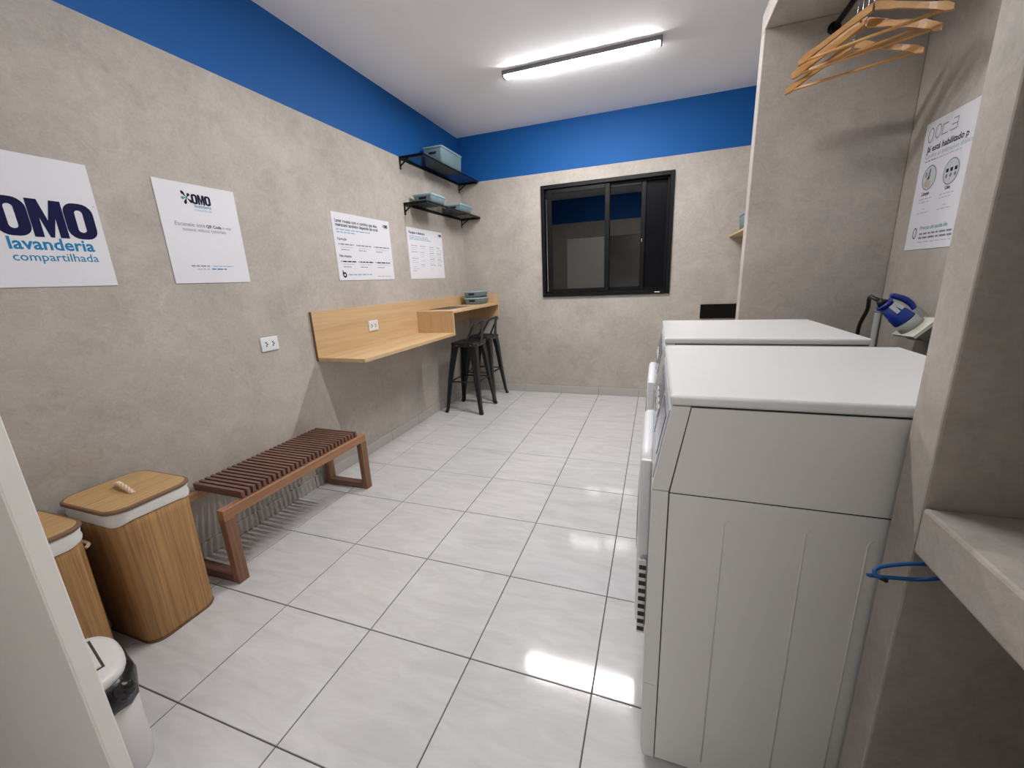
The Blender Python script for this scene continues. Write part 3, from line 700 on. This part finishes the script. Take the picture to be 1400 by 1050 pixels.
# ------------------------------------------------------------------ bamboo hampers
def hamper(x0, x1, y0, y1, label, loop=False):
    t = thing('laundry_hamper', label, 'hamper', ((x0+x1)/2, (y0+y1)/2, 0), 'bamboo laundry hampers')
    def L(i, z, r=0.062): return [(a, b, z) for a, b in rrect(x0+i, x1-i, y0+i, y1-i, r, 8)]
    bm = bmesh.new(); loft(bm, [L(0.010, 0.0), L(0.008, 0.02), L(0.002, 0.50), L(0.001, 0.560)]); mk('body', bm, 'bamboo_body', t)
    bm = bmesh.new(); loft(bm, [L(0.008, 0.0), L(0.006, 0.006)], True, True); mk('base_trim', bm, 'hamper_rim', t)
    bm = bmesh.new()
    wav = lambda L_, amp: [(a, b, z+amp*math.sin(a*31+b*47)) for a, b, z in L_]
    loft(bm, [wav(L(-0.0015, 0.543), 0.006), wav(L(-0.004, 0.556), 0.003), L(-0.002, 0.572), L(-0.004, 0.584), L(-0.001, 0.592)], False, True); mk('liner', bm, 'liner', t)
    ld = bmesh.new(); loft(ld, [L(-0.006, 0.592), L(-0.009, 0.596), L(-0.009, 0.603), L(-0.006, 0.6065)], True, True); lid = mk('lid', ld, 'hamper_rim', t)
    bm = bmesh.new(); loft(bm, [L(0.000, 0.6050, 0.058), L(0.001, 0.6075, 0.058)], False, True); mk('lid_panel', bm, 'bamboo_lid', lid)
    # twisted rope handle through two holes
    cx, cy = (x0+x1)/2, (y0+y1)/2-0.004
    path = smooth_path([(cx-0.062, cy+0.008, 0.606), (cx-0.058, cy+0.008, 0.622), (cx-0.02, cy, 0.624), (cx+0.03, cy-0.006, 0.618), (cx+0.066, cy-0.010, 0.606)], 8)
    bm = bmesh.new()
    for ph in (0, math.pi*2/3, math.pi*4/3):
        pp = []
        for k, p in enumerate(path):
            a = ph+k*0.55; pp.append(p+Vector((0, math.cos(a)*0.0050, math.sin(a)*0.0050)))
        tube(bm, pp, 0.0055, 7)
    rp = mk('rope_handle', bm, 'rope', lid)
    bm = bmesh.new(); bmesh.ops.create_icosphere(bm, subdivisions=2, radius=0.0135, matrix=Matrix.Translation((cx-0.062, cy+0.009, 0.618)))
    for v in bm.verts: v.co += Vector((math.sin(v.co.z*400), math.cos(v.co.x*380), math.sin(v.co.y*420)))*0.0012
    mk('rope_knot', bm, 'rope', lid, smooth=True)
    # side rope loop
    if not loop: return t
    bm = bmesh.new(); tube(bm, smooth_path([(x1-0.11, y1-0.0005, 0.50), (x1-0.10, y1+0.012, 0.505), (x1-0.06, y1+0.014, 0.500), (x1-0.05, y1-0.0005, 0.495)], 5), 0.006, 7); mk('side_loop', bm, 'rope', t)
    return t
hamper(0.048, 0.388, 0.118, 0.397, 'bamboo laundry hamper with rope-handled lid, next to the bench')
hamper(0.040, 0.366, -0.240, 0.056, 'bamboo laundry hamper with rope-handled lid, behind the white bin', True)

# ------------------------------------------------------------------ swing-top bin
bn = thing('swing_bin', 'white swing-top waste bin with black bag, behind the door leaf', 'bin', (0.705, -0.186, 0))
BC = Vector((0.705, -0.186, 0)); BA = math.radians(-14)
def BL(a, b, z, n=40, e=2.6):
    out = []
    for k in range(n):
        t = 2*math.pi*k/n; c, s = math.cos(t), math.sin(t)
        x = a*math.copysign(abs(c)**(2/e), c); y = b*math.copysign(abs(s)**(2/e), s)
        out.append((BC.x+x*math.cos(BA)-y*math.sin(BA), BC.y+x*math.sin(BA)+y*math.cos(BA), z))
    return out
bm = bmesh.new(); loft(bm, [BL(.138, .094, 0), BL(.141, .097, .01), BL(.146, .101, 0.2900), BL(.130, .090, 0.3150)]); mk('body', bm, 'bin_plastic', bn)
bm = bmesh.new(); loops = []
for q, (o_, z) in enumerate(((.001, 0.2350), (.007, 0.2420), (.010, 0.2750), (.006, 0.3050), (-.010, 0.3200))):
    L_ = BL(.146+o_, .101+o_, z); loops.append([(x+.0020*math.sin(k*2.1+q), y+.0020*math.cos(k*1.7+q*2), zz+(.008*math.sin(k*.9) if q < 2 else 0)) for k, (x, y, zz) in enumerate(L_)])
loft(bm, loops, False, False); bag = mk('bin_bag', bm, 'bag_black', bn)
bm = bmesh.new(); bmesh.ops.create_icosphere(bm, subdivisions=3, radius=0.022, matrix=Matrix.Translation((BC.x+.150, BC.y+.030, 0.2950)) @ Matrix.Diagonal((0.8, 1.1, 1.25, 1)))
for v in bm.verts: v.co += Vector((math.sin(v.co.z*310+v.co.y*200), math.cos(v.co.x*290), math.sin(v.co.y*330+v.co.x*150)))*0.003
mk('bag_knot', bm, 'bag_black', bag, smooth=True)
bm = bmesh.new(); loft(bm, [BL(.132, .096, 0.3180), BL(.136, .099, 0.3260), BL(.136, .099, 0.3380), BL(.129, .092, 0.3480), BL(.116, .080, 0.3520), BL(.09, .06, 0.3530)]); lid = mk('lid', bm, 'bin_plastic', bn)
def rp(x, y, z): return (BC.x+x*math.cos(BA)-y*math.sin(BA), BC.y+x*math.sin(BA)+y*math.cos(BA), z)
bm = bmesh.new(); loft(bm, [[rp(-.09, -.062, 0.3532), rp(.073, -.062, 0.3532), rp(.073, .052, 0.3532), rp(-.09, .052, 0.3532)], [rp(-.088, -.060, 0.3540), rp(.071, -.060, 0.3540), rp(.071, .050, 0.3540), rp(-.088, .050, 0.3540)]], smooth=False); mk('flap_gap', bm, 'seam_dark', lid)
bm = bmesh.new(); loft(bm, [[rp(-.085, -.057, 0.3538), rp(.066, -.057, 0.3538), rp(.066, .046, 0.3538), rp(-.085, .046, 0.3538)], [rp(-.08, -.052, 0.3600), rp(.061, -.052, 0.3600), rp(.061, .041, 0.3600), rp(-.08, .041, 0.3600)]], smooth=False); mk('swing_flap', bm, 'bin_plastic', lid)

# ------------------------------------------------------------------ laundry machines
MY0, MY1 = 0.302, 0.986; MXB = 2.957
mc = thing('laundry_machine', 'white front-loading laundry machine, nearer the camera', 'washer', (2.59, (MY0+MY1)/2, 0), 'white laundry machines')
core = bmesh.new(); prism(core, [(2.242, 0.03), (MXB-0.006, 0.03), (MXB-0.006, 1.073), (2.280, 1.073), (2.242, 0.862)], MY0+0.004, MY1-0.004, 'y'); mk('inner_cabinet', core, 'seam_dark', mc)
for ya, yb in ((MY0, MY0+0.004), (MY1-0.004, MY1)):
    sgn = -1 if ya == MY0 else 1; yo = MY0 if sgn < 0 else MY1
    lp = mk('lower_side_panel', box(2.2665, MXB-0.002, ya, yb, 0.022, 0.8585, bev=0.0012, seg=1), 'enamel_side', mc)
    mk('upper_side_panel', prism(bmesh.new(), [(2.2668, 0.8625), (MXB-0.002, 0.8625), (MXB-0.002, 1.0715), (2.3015, 1.0715)], ya, yb, 'y'), 'enamel_side', mc)
    for xr_, zt in ((2.385, 0.808), (2.543, 0.811), (2.653, 0.806), (2.78, 0.806)):
        bm = bmesh.new()
        pth = [(xr_, yo, 0.06), (xr_, yo, zt-0.012), (xr_+0.003, yo, zt-0.003), (xr_+0.010, yo, zt)]
        tube(bm, pth, 0.0020, 6); mk('pressed_rib', bm, 'enamel_side', lp)
mk('kick_panel', prism(bmesh.new(), [(2.234, 0.020), (2.228, 0.045), (2.226, 0.10), (2.226, 0.2795), (2.2635, 0.2795), (2.2635, 0.020)], MY0, MY1, 'y'), 'enamel_side', mc)
fp = mk('front_panel', prism(bmesh.new(), [(2.226, 0.2815), (2.226, 0.8630), (2.2635, 0.8630), (2.2635, 0.2815)], MY0, MY1, 'y'), 'enamel_side', mc)
cp = mk('control_panel', prism(bmesh.new(), [(2.226, 0.8655), (2.2625, 1.0735), (2.2995, 1.0735), (2.2640, 0.8655)], MY0, MY1, 'y'), 'enamel_side', mc)
def slant(z, off=0.0): return 2.226+(z-0.8655)/(1.0735-0.8655)*0.0365-off
def slant_plate(name, y0, y1, z0, z1, off, mat, par):
    bm = bmesh.new(); prism(bm, [(slant(z0, 0), z0), (slant(z0, off), z0), (slant(z1, off), z1), (slant(z1, 0), z1)], y0, y1, 'y'); return mk(name, bm, mat, par)
slant_plate('fascia', MY0+0.02, MY1-0.02, 0.885, 1.058, 0.003, 'panel_grey', cp)
slant_plate('display', MY0+0.06, MY0+0.24, 0.93, 1.03, 0.0045, 'panel_navy', cp)
slant_plate('label_strip', MY0+0.29, MY1-0.05, 0.90, 1.035, 0.0042, 'panel_navy', cp)
for k in range(4): slant_plate('button', MY0+0.32+0.075*k, MY0+0.365+0.075*k, 0.935, 0.965, 0.006, 'plastic_white', cp)
tp = bmesh.new(); bx(tp, 2.256, MXB, MY0-0.002, MY1+0.002, 1.0745, 1.0995, bev=0.009, seg=4); mk('top_panel', tp, 'enamel', mc, smooth=False)
# door: rounded plate standing proud of the front, louvred hinge strip on its near edge
DY0, DY1 = MY0+0.155, MY0+0.60
bm = bmesh.new()
def DL(i, x): return [(x, a, b) for a, b in rrect(DY0+i, DY1-i, 0.285+i, 0.885-i, 0.06, 6)]
loft(bm, [DL(0, 2.226), DL(0, 2.204), DL(0.008, 2.196), DL(0.03, 2.193)]); dr = mk('door', bm, 'plastic_white', fp)
bm = bmesh.new(); loft(bm, [[(2.1945, DY0+.222+r_*math.cos(a_), .60+r_*math.sin(a_)) for a_ in [2*math.pi*k/28 for k in range(28)]] for r_ in (.150, .148)]+[[(2.189, DY0+.222+.14*math.cos(2*math.pi*k/28), .60+.14*math.sin(2*math.pi*k/28)) for k in range(28)]]); mk('door_bowl', bm, 'panel_navy', dr)
mk('hinge_strip', box(2.200, 2.224, DY0-0.014, DY0+0.002, 0.300, 0.560, bev=0.003, seg=1), 'plastic_white', dr)
bm = bmesh.new()
for k in range(9): bx(bm, 2.203, 2.2225, DY0-0.0155, DY0-0.0135, 0.312+0.027*k, 0.326+0.027*k)
mk('louvre_slots', bm, 'seam_dark', dr)
mk('door_edge_band', box(2.1975, 2.2255, DY0-0.012, DY0+0.002, 0.575, 0.872, bev=0.004), 'plastic_white', dr)
for x in (2.30, 2.88):
    for y in (MY0+0.06, MY1-0.06):
        bm = bmesh.new(); tube(bm, [(x, y, 0.0), (x, y, 0.012)], 0.024, 12); tube(bm, [(x, y, 0.012), (x, y, 0.032)], 0.010, 8); mk('foot', bm, 'rubber', mc)
m2 = copy_tree(mc, (2.59, (MY0+MY1)/2+0.866, 0)); m2['label'] = 'white front-loading laundry machine, farther from the camera'

# ------------------------------------------------------------------ industrial plug and socket on the niche wall, cable and conduit
sk = thing('wall_socket', 'grey angled industrial wall socket above the farther machine', 'socket', (XR, 1.59, 1.00))
PB = Vector((3.262, 1.592, 1.090)); PA = Vector((-0.105, 0.018, 0.095)).normalized(); PS = Vector((0, -1, 0)); PS = (PS-PA*PS.dot(PA)).normalized(); PN = PA.cross(PS)
def PL(a, s_, n_): return PB+PA*a+PS*s_+PN*n_
def pbox(a0, a1, s0, s1, n0, n1, ta=1.0):
    bm = bmesh.new(); sc_, nc = (s0+s1)/2, (n0+n1)/2
    loft(bm, [[PL(a0, sc_+(p-sc_)*ta, nc+(q-nc)*ta) for p, q in ((s0, n0), (s1, n0), (s1, n1), (s0, n1))], [PL(a1, p, q) for p, q in ((s0, n0), (s1, n0), (s1, n1), (s0, n1))]], smooth=False)
    return bm
mk('socket_box', pbox(-0.050, -0.010, -0.075, 0.105, -0.040, 0.045, 0.82), 'plug_grey_dark', sk)
mk('cover_flange', pbox(-0.010, 0.002, -0.092, 0.120, -0.052, 0.052), 'plug_cream', sk)
bm = pbox(-0.047, -0.016, 0.010, 0.080, 0.0445, 0.0465); mk('rating_plate', bm, 'outlet_white', sk)
mk('collar', tube(bmesh.new(), [PL(0.0, 0, 0), PL(0.012, 0, 0), PL(0.040, 0, 0)], [0.047, 0.046, 0.043], 22), 'plug_grey', sk)
LQ = Vector((0.329, -0.911, 0.249)); LQ = (LQ-PA*LQ.dot(PA)).normalized(); LT = PA.cross(LQ); LT = LT if LT.z > 0 else -LT
def PV(a, d_, q_=0.0): return PB+PA*a+LT*d_+LQ*q_
bm = bmesh.new(); loft(bm, [[PV(a, d_, q_) for d_, q_ in ((0.040, -0.016), (0.072, -0.016), (0.072, 0.016), (0.040, 0.016))] for a in (0.002, 0.046)], smooth=False); mk('hinge_block', bm, 'plug_grey', sk)
lidp = smooth_path([PV(0.040, 0.062), PV(0.065, 0.074), PV(0.100, 0.073), PV(0.140, 0.056), PV(0.150, 0.050)], 4)
mk('hinged_cap', tube(bmesh.new(), lidp, [0.008+0.005*math.sin(math.pi*k/(len(lidp)-1)) for k in range(len(lidp))], 10), 'plug_blue', sk)
pg = thing('power_plug', 'blue industrial plug in the wall socket with a black cable', 'plug', tuple(PB), None)
mk('plug_body', tube(bmesh.new(), [PL(0.0405, 0, 0), PL(0.050, 0, 0), PL(0.078, 0, 0), PL(0.082, 0, 0), PL(0.140, 0, 0)], [0.042, 0.041, 0.0385, 0.036, 0.0275], 22), 'plug_blue', pg)
mk('retaining_ring', tube(bmesh.new(), [PL(0.138, 0, 0), PL(0.147, 0, 0)], [0.034, 0.033], 20), 'plug_blue', pg)
bm = bmesh.new(); loft(bm, [[PB+PA*a+LQ*d_+LT*t_ for a, d_, t_ in ((0.088, h_, -0.022), (0.128, h_-0.005, -0.018), (0.128, h_-0.005, 0.018), (0.088, h_, 0.022))] for h_ in (0.030, 0.0345)], smooth=False); mk('plug_label', bm, 'photo_pale', pg)
mk('cable_gland', tube(bmesh.new(), [PL(0.147, 0, 0), PL(0.170, 0, 0)], [0.022, 0.011], 14), 'cable_black', pg)
mk('cable', tube(bmesh.new(), smooth_path([PL(0.166, 0, 0), PL(0.185, -0.012, -0.002), PL(0.190, -0.060, 0.0), (3.160, 1.760, 1.150), (3.170, 1.835, 1.075), (3.175, 1.860, 1.000), (3.175, 1.900, 0.70)], 6), 0.0085, 10), 'cable_black', pg)
cd = thing('conduit_pipe', 'grey conduit pipe in the corner behind the farther machine', 'pipe', (3.312, 2.036, 0))
mk('pipe', tube(bmesh.new(), [(3.318, 2.040, 0), (3.318, 2.040, 1.115)], 0.014, 12), 'conduit', cd)
mk('pipe_cap', tube(bmesh.new(), [(3.318, 2.040, 1.112), (3.318, 2.040, 1.130)], [0.0155, 0.014], 12), 'conduit', cd)

# ------------------------------------------------------------------ hanging rod and wooden hangers
RX, RZ = 2.962, 2.452
rod = thing('hanging_rod', 'black hanging rod under the niche slab', 'rod', (RX, 1.17, RZ))
mk('rod_tube', tube(bmesh.new(), [(RX, 0.287, RZ), (RX, 2.059, RZ)], 0.0125, 14), 'black_metal', rod)
for y0, y1 in ((0.286, 0.296), (2.050, 2.060)): mk('rod_flange', tube(bmesh.new(), [(RX, y0, RZ), (RX, y1, RZ)], 0.026, 18), 'black_metal', rod)
def hanger(yc, yawd, drop, label, half=0.225):
    t = thing('wooden_hanger', label, 'hanger', (RX, yc, RZ), 'wooden clothes hangers')
    a = math.radians(yawd); c_, s_ = math.cos(a), math.sin(a)
    za = RZ-drop                                             # top of the shoulders
    def W(x, y, z): return Vector((RX+x*c_-y*s_, yc+x*s_+y*c_, z))
    zt = za-0.125
    for sg in (-1, 1):
        bm = bmesh.new(); loops = []
        for k in range(11):
            u = k/10; x = sg*(0.004+u*half); z = za-0.008-0.112*(u**1.15); bow = 0.028*(1-math.cos(u*math.pi*0.5))*1.0
            hh = 0.014 if u < .25 else (0.0105 if u < .75 else 0.0105+0.012*(u-.75)*2); th = 0.0065 if u < .8 else 0.0085
            if k == 10: hh *= 0.55
            ctr = (x, -bow, z)
            loops.append([W(x, -bow-th, z-hh), W(x, -bow+th, z-hh), W(x, -bow+th, z+hh), W(x, -bow-th, z+hh)])
        loft(bm, loops, smooth=False); mk('shoulder_arm', bm, 'hanger_wood', t)
    xe = half*0.90; be_ = 0.023
    mk('trouser_bar', tube(bmesh.new(), [W(-xe, -be_, zt+0.010), W(xe, -be_, zt+0.010)], 0.0062, 8), 'hanger_wood', t)
    hk = [W(0, 0, za-0.005), W(0, 0, RZ-0.045), W(0.012, 0, RZ-0.028), W(0.0205, 0, RZ-0.006), W(0.016, 0, RZ+0.010), W(0.0, 0, RZ+0.0152), W(-0.014, 0, RZ+0.009), W(-0.020, 0, RZ-0.006)]
    mk('hook', tube(bmesh.new(), smooth_path(hk, 4), 0.0020, 7), 'chrome', t)
    mk('hook_ferrule', tube(bmesh.new(), [W(0, 0, za+0.008), W(0, 0, za+0.018)], 0.0045, 8), 'chrome', t)
    return t
hanger(1.775, -27, 0.185, 'wooden hanger hanging lowest, nearest the far partition')
hanger(1.722, -35, 0.132, 'wooden hanger hanging second from the far partition')
hanger(1.668, -29, 0.160, 'wooden hanger hanging third from the far partition')
hanger(1.612, -31, 0.130, 'wooden hanger hanging nearest the camera on the rod')

# ------------------------------------------------------------------ blue wire hook under the near slab
wh = thing('wire_hook', 'blue plastic-coated wire loop poking out from under the near slab', 'hook', (2.70, 0.17, 0.855))
mk('wire_loop', tube(bmesh.new(), smooth_path([(2.74, 0.195, 0.853), (2.690, 0.185, 0.848), (2.655, 0.178, 0.846), (2.620, 0.172, 0.838), (2.606, 0.166, 0.833), (2.604, 0.160, 0.827), (2.612, 0.157, 0.824)], 6), 0.0034, 9), 'wire_blue', wh)
mk('wire_return', tube(bmesh.new(), smooth_path([(2.600, 0.172, 0.817), (2.604, 0.170, 0.8165), (2.640, 0.168, 0.821), (2.680, 0.168, 0.828), (2.735, 0.170, 0.850), (2.745, 0.172, 0.856)], 6), 0.0034, 9), 'wire_blue', wh)
mk('wire_tip', tube(bmesh.new(), [(2.611, 0.1572, 0.8243), (2.620, 0.1545, 0.8215)], 0.0042, 9), 'rubber', wh)
